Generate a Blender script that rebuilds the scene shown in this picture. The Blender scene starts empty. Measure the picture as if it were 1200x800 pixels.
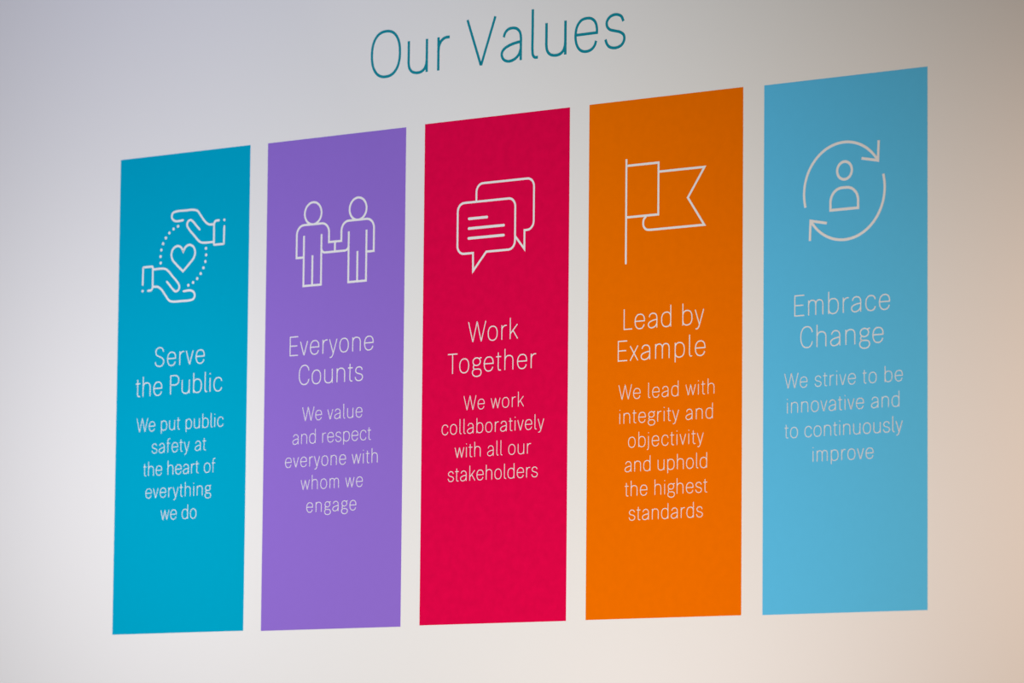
import bpy, math
from math import pi, sin, cos, radians
from mathutils import Matrix, Vector

# ------------------------------------------------------------------ scene, camera, light, exposure
scene = bpy.context.scene
COL = scene.collection
ZC = 2.65                      # height of the middle of the wall graphic above the floor (m)

cam_data = bpy.data.cameras.new('camera')
cam = bpy.data.objects.new('camera', cam_data)
COL.objects.link(cam)
cam.location = (7.10459677, -8.65248195, -1.14501716 + ZC)
cam.rotation_mode = 'XYZ'
cam.rotation_euler = (1.67837537, -0.00920539, 0.68276220)
cam_data.sensor_width = 36.0
cam_data.lens = 36.0 * 5597.78259 / 1200.0
cam_data.clip_end = 100.0
cam_data.dof.use_dof = True
cam_data.dof.focus_distance = 11.15
cam_data.dof.aperture_fstop = 3.5
scene.camera = cam

world = bpy.data.worlds.new('world')
scene.world = world
world.use_nodes = True
bg = world.node_tree.nodes['Background']
bg.inputs['Color'].default_value = (1.0, 0.5, 0.4, 1.0)
bg.inputs['Strength'].default_value = 0.02

# five unseen disk lights, added and fitted to the wall's brightness and tint: place, aim on the wall (x, z), radiant power per channel
ADDED_LIGHTS = [
    ((0.33, -2.48, 0.47), (-1.63, -1.45), 0.0844, (0.2667, 0.2876, 0.2685)),
    ((-1.00, -1.29, -0.11), (-2.49, -1.22), 0.0677, (0.0572, 0.0552, 0.0578)),
    ((0.84, -1.48, -1.29), (-1.79, 1.46), 0.0971, (0.1584, 0.1359, 0.1284)),
    ((-0.61, -1.97, 1.40), (-2.50, 1.30), 0.0583, (0.0439, 0.0453, 0.0735)),
    ((2.80, -1.21, 0.12), (2.49, -1.50), 0.0287, (0.0777, 0.0493, 0.0323)),
]
for pos, aim, sc, rgb in ADDED_LIGHTS:
    k = pi * pi / (0.8 * sc)
    p = [c * k for c in rgb]
    m = max(p)
    ld = bpy.data.lights.new('added_light', 'AREA')
    ld.shape = 'DISK'
    ld.size = 0.3
    ld.energy = m
    ld.color = [c / m for c in p]
    lo = bpy.data.objects.new('added_light', ld)
    COL.objects.link(lo)
    lo.location = (pos[0], pos[1], pos[2] + ZC)
    d = Vector((aim[0], 0, aim[1])) - Vector(pos)
    lo.rotation_euler = d.to_track_quat('-Z', 'Y').to_euler()

vs = scene.view_settings
scene.display_settings.display_device = 'sRGB'
vs.view_transform = 'Standard'
vs.look = 'None'
vs.exposure = 0.0
vs.gamma = 1.0
vs.use_curve_mapping = False


# ------------------------------------------------------------------ materials
def lin(c):
    c = c / 255.0
    return c / 12.92 if c < 0.04045 else ((c + 0.055) / 1.055) ** 2.4


def material(name, rgb, rough=0.7, spec=0.15, bump=0.0, bump_scale=160.0, mottle=0.0, mottle_scale=60.0):
    m = bpy.data.materials.new(name)
    m.use_nodes = True
    nt = m.node_tree
    b = nt.nodes['Principled BSDF']
    b.inputs['Base Color'].default_value = (*rgb, 1)
    b.inputs['Roughness'].default_value = rough
    b.inputs['Specular IOR Level'].default_value = spec
    tc = nt.nodes.new('ShaderNodeTexCoord')
    geo = nt.nodes.new('ShaderNodeNewGeometry')
    if mottle:
        n = nt.nodes.new('ShaderNodeTexNoise')
        n.inputs['Scale'].default_value = mottle_scale
        n.inputs['Detail'].default_value = 3.0
        nt.links.new(geo.outputs['Position'], n.inputs['Vector'])
        r = nt.nodes.new('ShaderNodeMapRange')
        r.inputs['From Min'].default_value = 0.3
        r.inputs['From Max'].default_value = 0.7
        r.inputs['To Min'].default_value = 1.0 - mottle
        r.inputs['To Max'].default_value = 1.0 + mottle
        nt.links.new(n.outputs['Fac'], r.inputs['Value'])
        mx = nt.nodes.new('ShaderNodeMix')
        mx.data_type = 'RGBA'
        mx.blend_type = 'MULTIPLY'
        mx.inputs['Factor'].default_value = 1.0
        mx.inputs['A'].default_value = (*rgb, 1)
        nt.links.new(r.outputs['Result'], mx.inputs['B'])
        nt.links.new(mx.outputs['Result'], b.inputs['Base Color'])
    if bump:
        n = nt.nodes.new('ShaderNodeTexNoise')
        n.inputs['Scale'].default_value = bump_scale
        n.inputs['Detail'].default_value = 2.0
        nt.links.new(geo.outputs['Position'], n.inputs['Vector'])
        bp = nt.nodes.new('ShaderNodeBump')
        bp.inputs['Strength'].default_value = 1.0
        bp.inputs['Distance'].default_value = bump
        nt.links.new(n.outputs['Fac'], bp.inputs['Height'])
        nt.links.new(bp.outputs['Normal'], b.inputs['Normal'])
    nt.nodes.remove(tc)
    return m


def vinyl(name, srgb, wall_srgb, mottle):
    """colour of the film relative to the white wall beside it in the photograph"""
    rgb = [max(0.0, 0.8 * lin(a) / lin(w)) for a, w in zip(srgb, wall_srgb)]
    return material(name, rgb, rough=0.75, spec=0.0, bump=0.00012, bump_scale=110.0, mottle=mottle, mottle_scale=45.0)


M_WALL = material('white_wall_paint', (0.80, 0.80, 0.80), rough=0.9, spec=0.0, bump=0.00010, bump_scale=140.0)
M_FLOOR = material('grey_floor_covering', (0.20, 0.20, 0.20), rough=0.7, spec=0.2, mottle=0.05)
M_WHITE = material('white_vinyl_film', (0.78, 0.79, 0.81), rough=0.7, spec=0.0)
M_TITLE = material('petrol_blue_vinyl_film', (0.008, 0.25, 0.33), rough=0.7, spec=0.0)
M_PANEL = [
    vinyl('teal_vinyl_film', (0, 159, 194), (228, 226, 226), 0.006),
    vinyl('violet_vinyl_film', (140, 105, 200), (229, 226, 224), 0.006),
    vinyl('crimson_vinyl_film', (219, 6, 68), (231, 225, 221), 0.05),
    vinyl('orange_vinyl_film', (232, 106, 0), (229, 220, 211), 0.02),
    vinyl('sky_blue_vinyl_film', (87, 173, 205), (226, 211, 200), 0.008),
]


# ------------------------------------------------------------------ helpers
def link(o, parent=None):
    COL.objects.link(o)
    if parent is not None:
        o.parent = parent
    return o


def empty(name, parent=None, loc=(0, 0, 0)):
    o = bpy.data.objects.new(name, None)
    o.location = loc
    o.empty_display_size = 0.02
    return link(o, parent)


def mesh_obj(name, verts, faces, mat, parent=None, loc=(0, 0, 0)):
    me = bpy.data.meshes.new(name)
    me.from_pydata(verts, [], faces)
    me.materials.append(mat)
    me.update()
    o = bpy.data.objects.new(name, me)
    o.location = loc
    return link(o, parent)


def box(name, x0, x1, y0, y1, z0, z1, mat, parent=None, loc=(0, 0, 0)):
    v = [(x, y, z) for x in (x0, x1) for y in (y0, y1) for z in (z0, z1)]
    f = [(0, 1, 3, 2), (4, 6, 7, 5), (0, 4, 5, 1), (2, 3, 7, 6), (0, 2, 6, 4), (1, 5, 7, 3)]
    return mesh_obj(name, v, f, mat, parent, loc)


def spline(pts, n=7):
    """centripetal-like Catmull-Rom through 2-D points; a repeated point makes a corner"""
    out, run, runs = [], [pts[0]], []
    for p in pts[1:]:
        if p == run[-1]:
            runs.append(run)
            run = [p]
        else:
            run.append(p)
    runs.append(run)
    for r in runs:
        if len(r) < 2:
            continue
        q = [(2 * r[0][0] - r[1][0], 2 * r[0][1] - r[1][1])] + r + [(2 * r[-1][0] - r[-2][0], 2 * r[-1][1] - r[-2][1])]
        seg = []
        for i in range(1, len(q) - 2):
            P = q[i - 1:i + 3]
            t = [0.0]
            for a, b in zip(P, P[1:]):
                t.append(t[-1] + max(1e-9, math.hypot(b[0] - a[0], b[1] - a[1])) ** 0.5)
            for k in range(n):
                u = t[1] + (t[2] - t[1]) * k / n
                def L(A, B, ta, tb):
                    w = (u - ta) / (tb - ta)
                    return (A[0] * (1 - w) + B[0] * w, A[1] * (1 - w) + B[1] * w)
                A1, A2, A3 = L(P[0], P[1], t[0], t[1]), L(P[1], P[2], t[1], t[2]), L(P[2], P[3], t[2], t[3])
                B1, B2 = L(A1, A2, t[0], t[2]), L(A2, A3, t[1], t[3])
                seg.append(L(B1, B2, t[1], t[2]))
        seg.append(r[-1])
        out += seg if not out else seg[1:]
    return out


def arc(cx, cz, r, a0, a1, n=40, rz=None):
    rz = r if rz is None else rz
    return [(cx + r * cos(radians(a0 + (a1 - a0) * i / n)), cz + rz * sin(radians(a0 + (a1 - a0) * i / n))) for i in range(n + 1)]


def rounded(pts, rad, closed=False, n=7):
    """polyline with rounded corners; rad: one radius or one per point"""
    N = len(pts)
    R = rad if isinstance(rad, (list, tuple)) else [rad] * N
    out = []
    for i, p in enumerate(pts):
        if not closed and i in (0, N - 1) or R[i] == 0:
            out.append(p)
            continue
        a, b = pts[i - 1], pts[(i + 1) % N]
        ua = Vector((a[0] - p[0], a[1] - p[1])); ub = Vector((b[0] - p[0], b[1] - p[1]))
        ua.normalize(); ub.normalize()
        ang = ua.angle(ub)
        d = R[i] / math.tan(ang / 2)
        s, e = Vector(p) + ua * d, Vector(p) + ub * d
        c = Vector(p) + (ua + ub).normalized() * (R[i] / math.sin(ang / 2))
        a0 = math.atan2(s.y - c.y, s.x - c.x); a1 = math.atan2(e.y - c.y, e.x - c.x)
        da = (a1 - a0 + pi) % (2 * pi) - pi
        for k in range(n + 1):
            t = a0 + da * k / n
            out.append((c.x + R[i] * cos(t), c.y + R[i] * sin(t)))
    return out


class Film:
    """collects cut strips and discs of film in a wall-parallel plane (x, z in metres) as one mesh"""
    made = 0

    def __init__(self, lift=0.0006):
        Film.made += 1                     # pieces that cross lie one over the other, as layers of film do
        self.v, self.f, self.k, self.lift = [], [], 0, lift + 0.0002 * (Film.made % 4)

    def strip(self, pts, w, closed=False, caps='butt'):
        P = [pts[0]]
        for p in pts[1:]:
            if math.hypot(p[0] - P[-1][0], p[1] - P[-1][1]) > 1e-6:
                P.append(p)
        if closed and math.hypot(P[0][0] - P[-1][0], P[0][1] - P[-1][1]) < 1e-6:
            P.pop()
        N = len(P)
        h = w / 2
        L, Rr = [], []
        for i in range(N):
            if closed:
                a, b = P[i - 1], P[(i + 1) % N]
            else:
                a, b = P[max(0, i - 1)], P[min(N - 1, i + 1)]
            p = P[i]
            d1 = Vector((p[0] - a[0], p[1] - a[1])); d2 = Vector((b[0] - p[0], b[1] - p[1]))
            if d1.length < 1e-9: d1 = d2.copy()
            if d2.length < 1e-9: d2 = d1.copy()
            d1.normalize(); d2.normalize()
            n1 = Vector((-d1.y, d1.x)); n2 = Vector((-d2.y, d2.x))
            m = n1 + n2
            if m.length < 1e-6: m = n1.copy()
            m.normalize()
            s = h / max(0.30, m.dot(n1))
            L.append((p[0] + m.x * s, p[1] + m.y * s)); Rr.append((p[0] - m.x * s, p[1] - m.y * s))
        self.k += 1
        yf = -(self.lift + 0.00003 * self.k)
        base = len(self.v)
        for a, b in zip(L, Rr):
            self.v += [(a[0], yf, a[1]), (b[0], yf, b[1]), (a[0], 0, a[1]), (b[0], 0, b[1])]
        for i in range(N if closed else N - 1):
            a = base + 4 * i; b = base + 4 * ((i + 1) % N)
            self.f += [(a, a + 1, b + 1, b), (a + 2, a, b, b + 2), (a + 1, a + 3, b + 3, b + 1)]
        if not closed:
            e = base + 4 * (N - 1)
            self.f += [(base, base + 2, base + 3, base + 1), (e, e + 1, e + 3, e + 2)]
            if caps == 'round':
                self.disc(P[0], h, 12); self.disc(P[-1], h, 12)
        return self

    def disc(self, c, r, n=20):
        self.k += 1
        yf = -(self.lift + 0.00003 * self.k)
        base = len(self.v)
        for i in range(n):
            t = 2 * pi * i / n
            x, z = c[0] + r * cos(t), c[1] + r * sin(t)
            self.v += [(x, yf, z), (x, 0, z)]
        self.f.append(tuple(base + 2 * i for i in range(n)))
        for i in range(n):
            a = base + 2 * i; b = base + 2 * ((i + 1) % n)
            self.f.append((a, a + 1, b + 1, b))
        return self

    def build(self, name, mat, parent):
        return mesh_obj(name, self.v, self.f, mat, parent)


def mm(pts, dx=0.0):
    return [((x + dx) / 1000.0, z / 1000.0) for x, z in pts]


# ------------------------------------------------------------------ the light sans lettering (unit = capital height, centre lines of strokes)
H = 0.0275
X = 0.71 - H * 0.0            # x-height


def supere(cx, cz, rx, rz, n=44, e=2.3):
    out = []
    for i in range(n + 1):
        t = 2 * pi * i / n
        c, d = cos(t), sin(t)
        out.append((cx + rx * math.copysign(abs(c) ** (2 / e), c), cz + rz * math.copysign(abs(d) ** (2 / e), d)))
    return out


O_N = supere(0.285, 0.355, 0.285, 0.3475)


def flipx(pts, w): return [(w - x, z) for x, z in pts]


A_ARCH = [(0.0, 0.44), (0.012, 0.53), (0.055, 0.625), (0.14, 0.685), (0.265, 0.7025), (0.395, 0.672), (0.475, 0.595), (0.505, 0.47), (0.505, 0.36), (0.505, 0.0)]
BOWL = [(0.0, 0.44), (0.012, 0.53), (0.06, 0.63), (0.15, 0.69), (0.275, 0.7025), (0.43, 0.655), (0.52, 0.53), (0.545, 0.355),
        (0.52, 0.18), (0.43, 0.055), (0.275, 0.0075), (0.15, 0.02), (0.06, 0.08), (0.012, 0.18), (0.0, 0.27)]
M_ARCH = [(0.0, 0.46), (0.01, 0.55), (0.05, 0.64), (0.12, 0.69), (0.21, 0.7025), (0.32, 0.675), (0.385, 0.60), (0.405, 0.48), (0.405, 0.36), (0.405, 0.0)]
E_PATH = [(0.565, 0.375), (0.565, 0.375), (0.562, 0.47), (0.52, 0.60), (0.42, 0.682), (0.288, 0.7025), (0.15, 0.672), (0.045, 0.56), (0.0, 0.36),
          (0.04, 0.16), (0.145, 0.04), (0.288, 0.0075), (0.42, 0.036), (0.505, 0.11), (0.545, 0.205)]
C_PATH = [(0.535, 0.515), (0.485, 0.625), (0.40, 0.685), (0.288, 0.7025), (0.15, 0.672), (0.045, 0.56), (0.0, 0.355),
          (0.045, 0.15), (0.15, 0.038), (0.288, 0.0075), (0.40, 0.025), (0.485, 0.085), (0.535, 0.195)]
S_PATH = [(0.465, 0.545), (0.41, 0.65), (0.27, 0.7025), (0.12, 0.67), (0.035, 0.575), (0.04, 0.48), (0.11, 0.405), (0.25, 0.362),
          (0.39, 0.320), (0.475, 0.255), (0.492, 0.165), (0.425, 0.055), (0.265, 0.0075), (0.11, 0.04), (0.04, 0.11), (0.0, 0.205)]
A_TOP = [(0.05, 0.53), (0.09, 0.62), (0.17, 0.685), (0.275, 0.7025), (0.40, 0.678), (0.485, 0.60), (0.515, 0.48), (0.515, 0.36), (0.515, 0.0)]
A_BOWL = [(0.515, 0.395), (0.34, 0.374), (0.17, 0.330), (0.05, 0.268), (0.0, 0.178), (0.04, 0.07), (0.17, 0.0075), (0.33, 0.03), (0.455, 0.115), (0.512, 0.235)]
G_TOP = arc(0.285, 0.515, 0.235, 0, 360, 32, 0.19)
G_LOOP = [(0.16, 0.150), (0.06, 0.090), (0.02, -0.015), (0.06, -0.125), (0.17, -0.195), (0.30, -0.215), (0.44, -0.195), (0.545, -0.125),
          (0.575, -0.015), (0.54, 0.085), (0.44, 0.140), (0.30, 0.150), (0.17, 0.155), (0.095, 0.195), (0.075, 0.26), (0.115, 0.34), (0.16, 0.368)]

# glyph: (ink width of centre lines, left bearing, right bearing, strokes); stroke = ('l'|'s'|'c'|'d', points)
G = {
    'a': (0.515, 0.07, 0.125, [('s', A_TOP), ('s', A_BOWL)]),
    'b': (0.545, 0.125, 0.08, [('l', [(0, 1.04), (0, 0)]), ('s', BOWL)]),
    'c': (0.535, 0.085, 0.06, [('s', C_PATH)]),
    'd': (0.545, 0.08, 0.125, [('l', [(0.545, 1.04), (0.545, 0)]), ('s', flipx(BOWL, 0.545))]),
    'e': (0.565, 0.085, 0.075, [('l', [(0.0, 0.375), (0.592, 0.375)]), ('s', E_PATH)]),
    'f': (0.34, 0.03, 0.02, [('s', [(0.34, 1.005), (0.27, 1.015), (0.18, 0.99), (0.13, 0.92), (0.12, 0.80), (0.12, 0.6), (0.12, 0)]), ('l', [(0, 0.6825), (0.32, 0.6825)])]),
    'g': (0.575, 0.05, 0.02, [('c', G_TOP), ('s', G_LOOP), ('s', [(0.45, 0.64), (0.51, 0.69), (0.60, 0.70)])]),
    'h': (0.505, 0.125, 0.12, [('l', [(0, 1.04), (0, 0)]), ('s', A_ARCH)]),
    'i': (0.0, 0.125, 0.125, [('l', [(0, 0.71), (0, 0)]), ('d', (0, 0.93))]),
    'j': (0.12, -0.02, 0.125, [('s', [(0.12, 0.71), (0.12, 0.4), (0.12, 0.0), (0.11, -0.12), (0.07, -0.19), (0.0, -0.205)]), ('d', (0.12, 0.93))]),
    'k': (0.47, 0.125, 0.02, [('l', [(0, 1.04), (0, 0)]), ('l', [(0.45, 0.71), (0.0, 0.25)]), ('l', [(0.17, 0.424), (0.47, 0)])]),
    'l': (0.13, 0.125, 0.03, [('s', [(0, 1.04), (0, 0.6), (0, 0.15), (0.015, 0.07), (0.06, 0.022), (0.145, 0.016)])]),
    'm': (0.81, 0.125, 0.12, [('l', [(0, 0.71), (0, 0)]), ('s', M_ARCH), ('s', [(x + 0.405, z) for x, z in M_ARCH])]),
    'n': (0.505, 0.125, 0.12, [('l', [(0, 0.71), (0, 0)]), ('s', A_ARCH)]),
    'o': (0.57, 0.085, 0.085, [('c', O_N)]),
    'p': (0.545, 0.125, 0.08, [('l', [(0, 0.71), (0, -0.23)]), ('s', BOWL)]),
    'r': (0.29, 0.125, 0.03, [('l', [(0, 0.71), (0, 0)]), ('s', [(0, 0.42), (0.015, 0.52), (0.07, 0.62), (0.16, 0.678), (0.235, 0.69), (0.305, 0.69)])]),
    's': (0.492, 0.065, 0.065, [('s', S_PATH)]),
    't': (0.30, 0.03, 0.03, [('s', [(0.12, 0.89), (0.12, 0.5), (0.12, 0.16), (0.135, 0.07), (0.18, 0.022), (0.29, 0.016)]), ('l', [(-0.01, 0.6825), (0.30, 0.6825)])]),
    'u': (0.505, 0.12, 0.125, [('l', [(0.505, 0.71), (0.505, 0)]), ('s', [(0.505 - x, 0.71 - z) for x, z in A_ARCH])]),
    'v': (0.48, 0.03, 0.03, [('l', [(0, 0.71), (0.228, 0.02), (0.252, 0.02), (0.48, 0.71)])]),
    'w': (0.80, 0.03, 0.03, [('l', [(0, 0.71), (0.195, 0.02), (0.210, 0.02), (0.395, 0.69), (0.405, 0.69), (0.590, 0.02), (0.605, 0.02), (0.80, 0.71)])]),
    'x': (0.46, 0.03, 0.03, [('l', [(0, 0.71), (0.46, 0)]), ('l', [(0.46, 0.71), (0, 0)])]),
    'y': (0.50, 0.03, 0.03, [('l', [(0, 0.71), (0.25, 0.0)]), ('s', [(0.50, 0.71), (0.38, 0.35), (0.25, -0.03), (0.20, -0.14), (0.13, -0.205), (0.03, -0.215)])]),
    'C': (0.66, 0.09, 0.06, [('s', [(0.66, 0.715), (0.60, 0.87), (0.49, 0.965), (0.35, 0.99), (0.18, 0.945), (0.05, 0.78), (0.0, 0.50), (0.05, 0.22), (0.18, 0.055), (0.35, 0.01), (0.49, 0.035), (0.60, 0.13), (0.66, 0.285)])]),
    'E': (0.54, 0.125, 0.05, [('l', [(0.54, 0.9725), (0, 0.9725), (0, 0.0275), (0.54, 0.0275)]), ('l', [(0, 0.51), (0.48, 0.51)])]),
    'L': (0.48, 0.125, 0.02, [('l', [(0, 1.0), (0, 0.0275), (0.49, 0.0275)])]),
    'O': (0.79, 0.09, 0.09, [('c', supere(0.395, 0.5, 0.395, 0.4925, 52))]),
    'P': (0.58, 0.125, 0.05, [('s', [(0, 0.0), (0, 0.5), (0, 0.9725), (0, 0.9725), (0.15, 0.9725), (0.32, 0.9725), (0.45, 0.945), (0.545, 0.86), (0.575, 0.73),
                                     (0.545, 0.60), (0.45, 0.515), (0.32, 0.488), (0.15, 0.488), (0.0, 0.488)])]),
    'S': (0.61, 0.065, 0.065, [('s', [(0.575, 0.76), (0.53, 0.89), (0.43, 0.97), (0.30, 0.99), (0.14, 0.95), (0.04, 0.84), (0.035, 0.71), (0.11, 0.60), (0.30, 0.52),
                                      (0.49, 0.43), (0.59, 0.32), (0.595, 0.19), (0.50, 0.06), (0.32, 0.01), (0.14, 0.045), (0.04, 0.13), (0.0, 0.25)])]),
    'T': (0.62, 0.02, -0.02, [('l', [(0, 0.9725), (0.62, 0.9725)]), ('l', [(0.31, 0.9725), (0.31, 0)])]),
    'V': (0.76, 0.02, -0.03, [('l', [(0, 1.0), (0.368, 0.02), (0.392, 0.02), (0.76, 1.0)])]),
    'W': (1.10, 0.02, -0.01, [('l', [(0, 1), (0.275, 0.02), (0.292, 0.02), (0.543, 0.98), (0.557, 0.98), (0.808, 0.02), (0.825, 0.02), (1.10, 1)])]),
}
SPACE = 0.31


def add_glyph(film, ch, x, z, cap, w):
    """x, z in metres: left end of the glyph's centre lines and the baseline"""
    for kind, pts in G[ch][3]:
        if kind == 'd':
            film.disc((x + pts[0] * cap, z + pts[1] * cap), w * 0.68, 12)
            continue
        P = spline(pts, 6) if kind == 's' else pts
        P = [(x + a * cap, z + b * cap) for a, b in P]
        film.strip(P, w, closed=(kind == 'c'))


TRK = 0.082                    # letter spacing of the wall lettering


def layout(text, x0, x1, cap, w):
    """letter positions so that the ink runs from x0 to x1 (metres); returns [(char, x)], tracking"""
    pos, x = [], 0.0
    for i, ch in enumerate(text):
        if ch == ' ':
            x += SPACE + TRK
            continue
        g = G[ch]
        if i: x += g[1]
        pos.append((ch, x, i))
        x += g[0] + (g[2] + TRK if i < len(text) - 1 else 0)
    nat = x * cap
    want = (x1 - x0) - w
    tr = (want - nat) / max(1, len(text) - 1)
    return [(ch, x0 + w / 2 + px * cap + tr * i, i) for ch, px, i in pos], tr


TRACK = []


def heading(parent, lines, cap, w, mat, dx, name='heading', label=None):
    e = empty(name, parent)
    if label: e['label'] = label
    for text, x0, x1, z in lines:
        pos, tr = layout(text, x0 / 1000 + 0.001 - dx, x1 / 1000 - 0.001 - dx, cap, w)
        TRACK.append((text, tr / cap))
        for ch, x, i in pos:
            f = Film()
            add_glyph(f, ch, x, z / 1000, cap, w)
            f.build('letter', mat, e)
    return e


def paragraph(parent, lines, cap, w, mat, dx, label=None):
    e = empty('paragraph', parent)
    if label: e['label'] = label
    for text, x0, x1, z in lines:
        pos, tr = layout(text, x0 / 1000 + 0.0012 - dx, x1 / 1000 - 0.0012 - dx, cap, w)
        TRACK.append((text, tr / cap))
        start = 0
        for word in text.split(' '):
            i0 = text.index(word, start); i1 = i0 + len(word); start = i1
            f = Film()
            for ch, x, i in pos:
                if i0 <= i < i1:
                    add_glyph(f, ch, x, z / 1000, cap, w)
            f.build('word', mat, e)
    return e


# ------------------------------------------------------------------ the setting
wall = box('wall_back', -5.0, 5.0, 0.0, 0.15, 0.0, 4.6, M_WALL)
wall['kind'] = 'structure'
floor = box('floor', -5.0, 12.0, -12.0, 0.15, -0.1, 0.0, M_FLOOR)
floor['kind'] = 'structure'

# ------------------------------------------------------------------ the title above the panels
title = empty('wall_lettering', None, (0, 0, ZC))
title['label'] = 'thin petrol blue wall lettering reading Our Values above the five coloured panels'
title['category'] = 'lettering'
TCAP, TW = 0.1130, 0.0066
TB = 0.7275
# centre-line left ends measured for each letter
for ch, x, sx in [('O', -0.3923, None), ('u', -0.2750, None), ('r', -0.1815, None), ('V', -0.0920, None), ('a', 0.0145, None),
                  ('l', 0.1083, None), ('u', 0.1502, None), ('e', 0.2373, None), ('s', 0.3265, None)]:
    f = Film()
    add_glyph(f, ch, x, TB, TCAP, TW)
    f.build('letter', M_TITLE, title)

# ------------------------------------------------------------------ the five panels
# corners measured on the wall (mm): left x, right x, bottom z, top z
PANELS = [
    ('teal', 'tall teal wall panel reading Serve the Public, with hands around a heart', (-1228.0, -785.8, -599.6, 600.0)),
    ('violet', 'tall violet wall panel reading Everyone Counts, with two people shaking hands', (-727.4, -280.5, -601.4, 598.9)),
    ('crimson', 'tall crimson wall panel reading Work Together, with two speech bubbles', (-221.2, 222.5, -599.8, 600.9)),
    ('orange', 'tall orange wall panel reading Lead by Example, with a swallow-tailed flag', (280.6, 725.4, -599.1, 601.2)),
    ('sky', 'tall sky blue wall panel reading Embrace Change, with arrows circling a person', (784.6, 1229.8, -600.1, 599.0)),
]
LW = 0.0053                    # width of the icons' lines

TEXTS = [
    ([("Serve", -1098.2, -927.5), ("the Public", -1163.5, -867.6)],
     [("We put public", -1157.7, -860.5), ("safety at", -1104.4, -917.3), ("the heart of", -1132.4, -884.9), ("everything", -1123.1, -898.3), ("we do", -1069.8, -946.5)]),
    ([("Everyone", -646.8, -374.4), ("Counts", -615.9, -407.1)],
     [("We value", -602.9, -407.1), ("and respect", -633.5, -378.1), ("everyone with", -656.4, -356.7), ("whom we", -604.7, -403.3), ("engage", -585.1, -423.0)]),
    ([("Work", -81.2, 73.8), ("Together", -144.1, 129.2)],
     [("We work", -92.8, 93.2), ("collaboratively", -159.3, 154.6), ("with all our", -118.1, 115.7), ("stakeholders", -139.0, 136.6)]),
    ([("Lead by", 385.4, 618.9), ("Example", 368.6, 623.0)],
     [("We lead with", 371.5, 649.1), ("integrity and", 374.8, 645.1), ("objectivity", 400.4, 619.3), ("and uphold", 390.9, 629.4), ("the highest", 391.4, 630.9), ("standards", 403.5, 618.1)]),
    ([("Embrace", 869.7, 1131.5), ("Change", 886.2, 1114.2)],
     [("We strive to be", 842.5, 1165.7), ("innovative and", 850.3, 1156.5), ("to continuously", 842.9, 1165.8), ("improve", 921.1, 1088.1)]),
]


def rot180(pts, c):
    return [(2 * c[0] - x, 2 * c[1] - z) for x, z in pts]


def icon_hands(ic, dx):
    c = (-1006.6, 340.2)
    hand = [(-1009.5, 429.6), (-1034.0, 429.2), (-1044.8, 435.0), (-1047.8, 442.5), (-1044.0, 450.5), (-1033.0, 453.6), (-1002.0, 453.7),
            (-973.0, 453.1), (-960.0, 449.0), (-948.4, 436.5), (-934.0, 420.5), (-921.1, 412.8), (-905.0, 411.4)]
    thumb = [(-952.3, 402.2), (-963.8, 413.2), (-974.8, 423.7), (-983.0, 428.3), (-991.6, 425.3), (-995.0, 416.6), (-988.8, 406.2), (-972.3, 390.3),
             (-956.5, 375.4), (-947.0, 369.6), (-936.0, 367.6), (-904.0, 367.5)]
    cuff = rounded([(-887.5, 420.2), (-903.6, 420.2), (-903.0, 360.0), (-869.6, 360.0), (-869.0, 404.0)], [0, 9, 2.5, 1.0, 0])
    heart = [(-1006.8, 350.5), (-1013.5, 361.0), (-1026.0, 366.0), (-1040.5, 360.5), (-1047.0, 347.0), (-1043.0, 333.0), (-1031.5, 321.5), (-1006.6, 301.0), (-1006.6, 301.0),
             (-981.7, 321.5), (-970.2, 333.0), (-966.2, 347.0), (-972.7, 360.5), (-987.2, 366.0), (-999.7, 361.0), (-1006.8, 350.5)]
    for turn in (False, True):
        T = (lambda p: rot180(p, c)) if turn else (lambda p: p)
        f = Film(); f.strip(mm(spline(T(hand)), dx), LW, caps='round'); f.strip(mm(spline(T(thumb)), dx), LW, caps='round'); f.build('hand', M_WHITE, ic)
        f = Film(); f.strip(mm(T(cuff), dx), LW, caps='round'); f.disc(mm(T([(-869.0, 419.8)]), dx)[0], 0.0034); f.build('cuff', M_WHITE, ic)
    f = Film(); f.strip(mm(spline(heart), dx), LW, closed=True); f.build('heart', M_WHITE, ic)
    for s in (0, 180):
        for k in range(8):
            a = radians(104.3 + 12.19 * k + s)
            f = Film(); f.disc(((c[0] + 77.9 * cos(a) + dx) / 1000, (c[1] + 77.9 * sin(a)) / 1000), 0.0037); f.build('dot', M_WHITE, ic)


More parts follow.
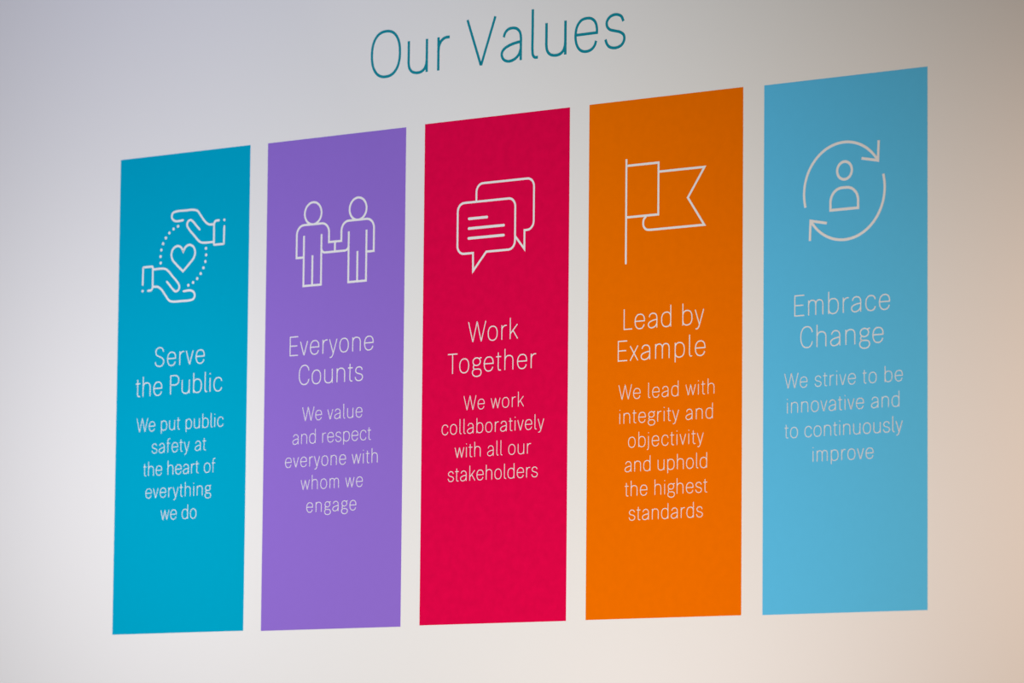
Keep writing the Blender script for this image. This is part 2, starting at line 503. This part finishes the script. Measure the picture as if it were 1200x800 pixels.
def icon_people(ic, dx):
    for hx in (-575.5, -430.3):
        f = Film(); f.strip(mm(arc(hx, 413.3, 27.2, 0, 360, 48), dx), LW, closed=True); f.build('head', M_WHITE, ic)
    f = Film()
    f.strip(mm(rounded([(-603.8, 306.6), (-627.6, 306.6), (-627.6, 386.2), (-522.8, 386.2), (-522.8, 338.5), (-503.0, 338.5)], [0, 0, 23, 23, 0, 0]), dx), LW)
    f.strip(mm([(-604.0, 360.0), (-604.0, 236.2), (-547.0, 236.2), (-547.0, 360.0)], dx), LW)
    f.strip(mm(rounded([(-547.0, 328.0), (-547.0, 314.0), (-503.0, 314.0)], [0, 12, 0]), dx), LW)
    f.strip(mm([(-575.6, 310.0), (-575.6, 236.2)], dx), LW)
    f.build('body', M_WHITE, ic)
    f = Film()
    f.strip(mm(rounded([(-503.0, 338.5), (-482.6, 338.5), (-482.6, 386.2), (-378.4, 386.2), (-378.4, 306.4), (-402.0, 306.4)], [0, 0, 23, 23, 0, 0]), dx), LW)
    f.strip(mm([(-458.8, 360.0), (-458.8, 236.0), (-402.0, 236.0), (-402.0, 360.0)], dx), LW)
    f.strip(mm(rounded([(-503.0, 314.0), (-458.8, 314.0), (-458.8, 328.0)], [0, 12, 0]), dx), LW)
    f.strip(mm([(-430.3, 310.0), (-430.3, 236.2)], dx), LW)
    f.strip(mm([(-503.0, 338.5), (-503.0, 314.0)], dx), LW)
    f.build('body', M_WHITE, ic)


def icon_bubbles(ic, dx):
    f = Film()
    f.strip(mm(rounded([(-115.5, 400.4), (60.8, 400.4), (60.8, 278.8), (-26.5, 278.8), (-66.6, 235.5), (-67.2, 278.6), (-115.5, 278.6)], [20, 20, 20, 0, 0, 0, 20], True), dx), LW, closed=True)
    b = f.build('speech_bubble', M_WHITE, ic)
    f = Film()
    f.strip(mm(rounded([(-58.8, 401.0), (-58.8, 443.4), (116.6, 443.4), (116.6, 321.4), (89.0, 321.4), (89.0, 277.0), (61.5, 308.5)], [0, 20, 20, 20, 0, 0, 0]), dx), LW)
    f.build('speech_bubble', M_WHITE, ic)
    for x0, x1, z in ((-81.0, -25.5, 361.4), (-81.0, 26.2, 338.0), (-81.0, 26.2, 314.4)):
        f = Film(); f.strip(mm([(x0, z), (x1, z)], dx), 0.0064, caps='round'); f.build('text_bar', M_WHITE, ic)


def icon_flag(ic, dx):
    f = Film(); f.strip(mm([(391.5, 464.0), (391.5, 219.1)], dx), LW); f.build('pole', M_WHITE, ic)
    f = Film(); f.strip(mm([(391.5, 448.2), (484.6, 448.2), (484.6, 327.9), (391.5, 327.9)], dx), LW); f.build('flag', M_WHITE, ic)
    f = Film(); f.strip(mm([(484.6, 427.0), (617.0, 427.0), (569.6, 360.0), (617.0, 293.8), (462.0, 293.8)] + spline([(462.0, 293.8), (450.5, 295.6), (443.0, 302.5), (441.2, 311.0), (443.0, 319.5), (449.5, 326.5)])[1:], dx), LW); f.build('flag_tail', M_WHITE, ic)


def icon_change(ic, dx):
    c = (1006.4, 340.2); r = 109.8
    w = 0.0061
    for turn in (False, True):
        T = (lambda p: rot180(p, c)) if turn else (lambda p: p)
        f = Film()
        f.strip(mm(T(arc(c[0], c[1], r, 195.6, 36.0, 60)), dx), w)
        f.strip(mm(T([(1099.8, 446.0), (1098.0, 401.0), (1053.5, 409.4)]), dx), w)
        f.build('arrow', M_WHITE, ic)
    f = Film(); f.strip(mm(arc(1007.0, 386.0, 20.0, 0, 360, 40), dx), w, closed=True); f.build('head', M_WHITE, ic)
    f = Film(); f.strip(mm(rounded([(969.0, 299.2), (969.0, 347.6), (1044.2, 347.6), (1044.2, 299.2)], [0, 31, 31, 0], True), dx), w, closed=True); f.build('shoulders', M_WHITE, ic)


ICONS = [icon_hands, icon_people, icon_bubbles, icon_flag, icon_change]
ICON_LABELS = ['white outline icon of two open hands around a heart', 'white outline icon of two people shaking hands', 'white outline icon of two speech bubbles',
               'white outline icon of a swallow-tailed flag', 'white outline icon of two arrows circling a person']
HCAP, HW = 0.0480, 0.0025
BCAP, BW = 0.0338, 0.00168
for i, (nm, label, (x0, x1, z0, z1)) in enumerate(PANELS):
    cx = (x0 + x1) / 2000.0
    sheet = box('sign_panel', x0 / 1000 - cx, x1 / 1000 - cx, -0.0004, 0.0, z0 / 1000, z1 / 1000, M_PANEL[i], None, (cx, 0, ZC))
    sheet['label'] = label
    sheet['category'] = 'sign'
    sheet['group'] = 'coloured value panels on the white wall'
    ic = empty('icon', sheet)
    ic['label'] = ICON_LABELS[i]
    ICONS[i](ic, -cx * 1000)
    hl, bl = TEXTS[i]
    heading(sheet, [(t, a, b, 66.4 - 72.3 * k) for k, (t, a, b) in enumerate(hl)], HCAP, HW, M_WHITE, cx,
            label='white thin heading reading ' + ' '.join(t for t, _, _ in hl))
    paragraph(sheet, [(t, a, b, -94.5 - 55.9 * k) for k, (t, a, b) in enumerate(bl)], BCAP, BW, M_WHITE, cx,
              label='small white text reading ' + ' '.join(t for t, _, _ in bl))
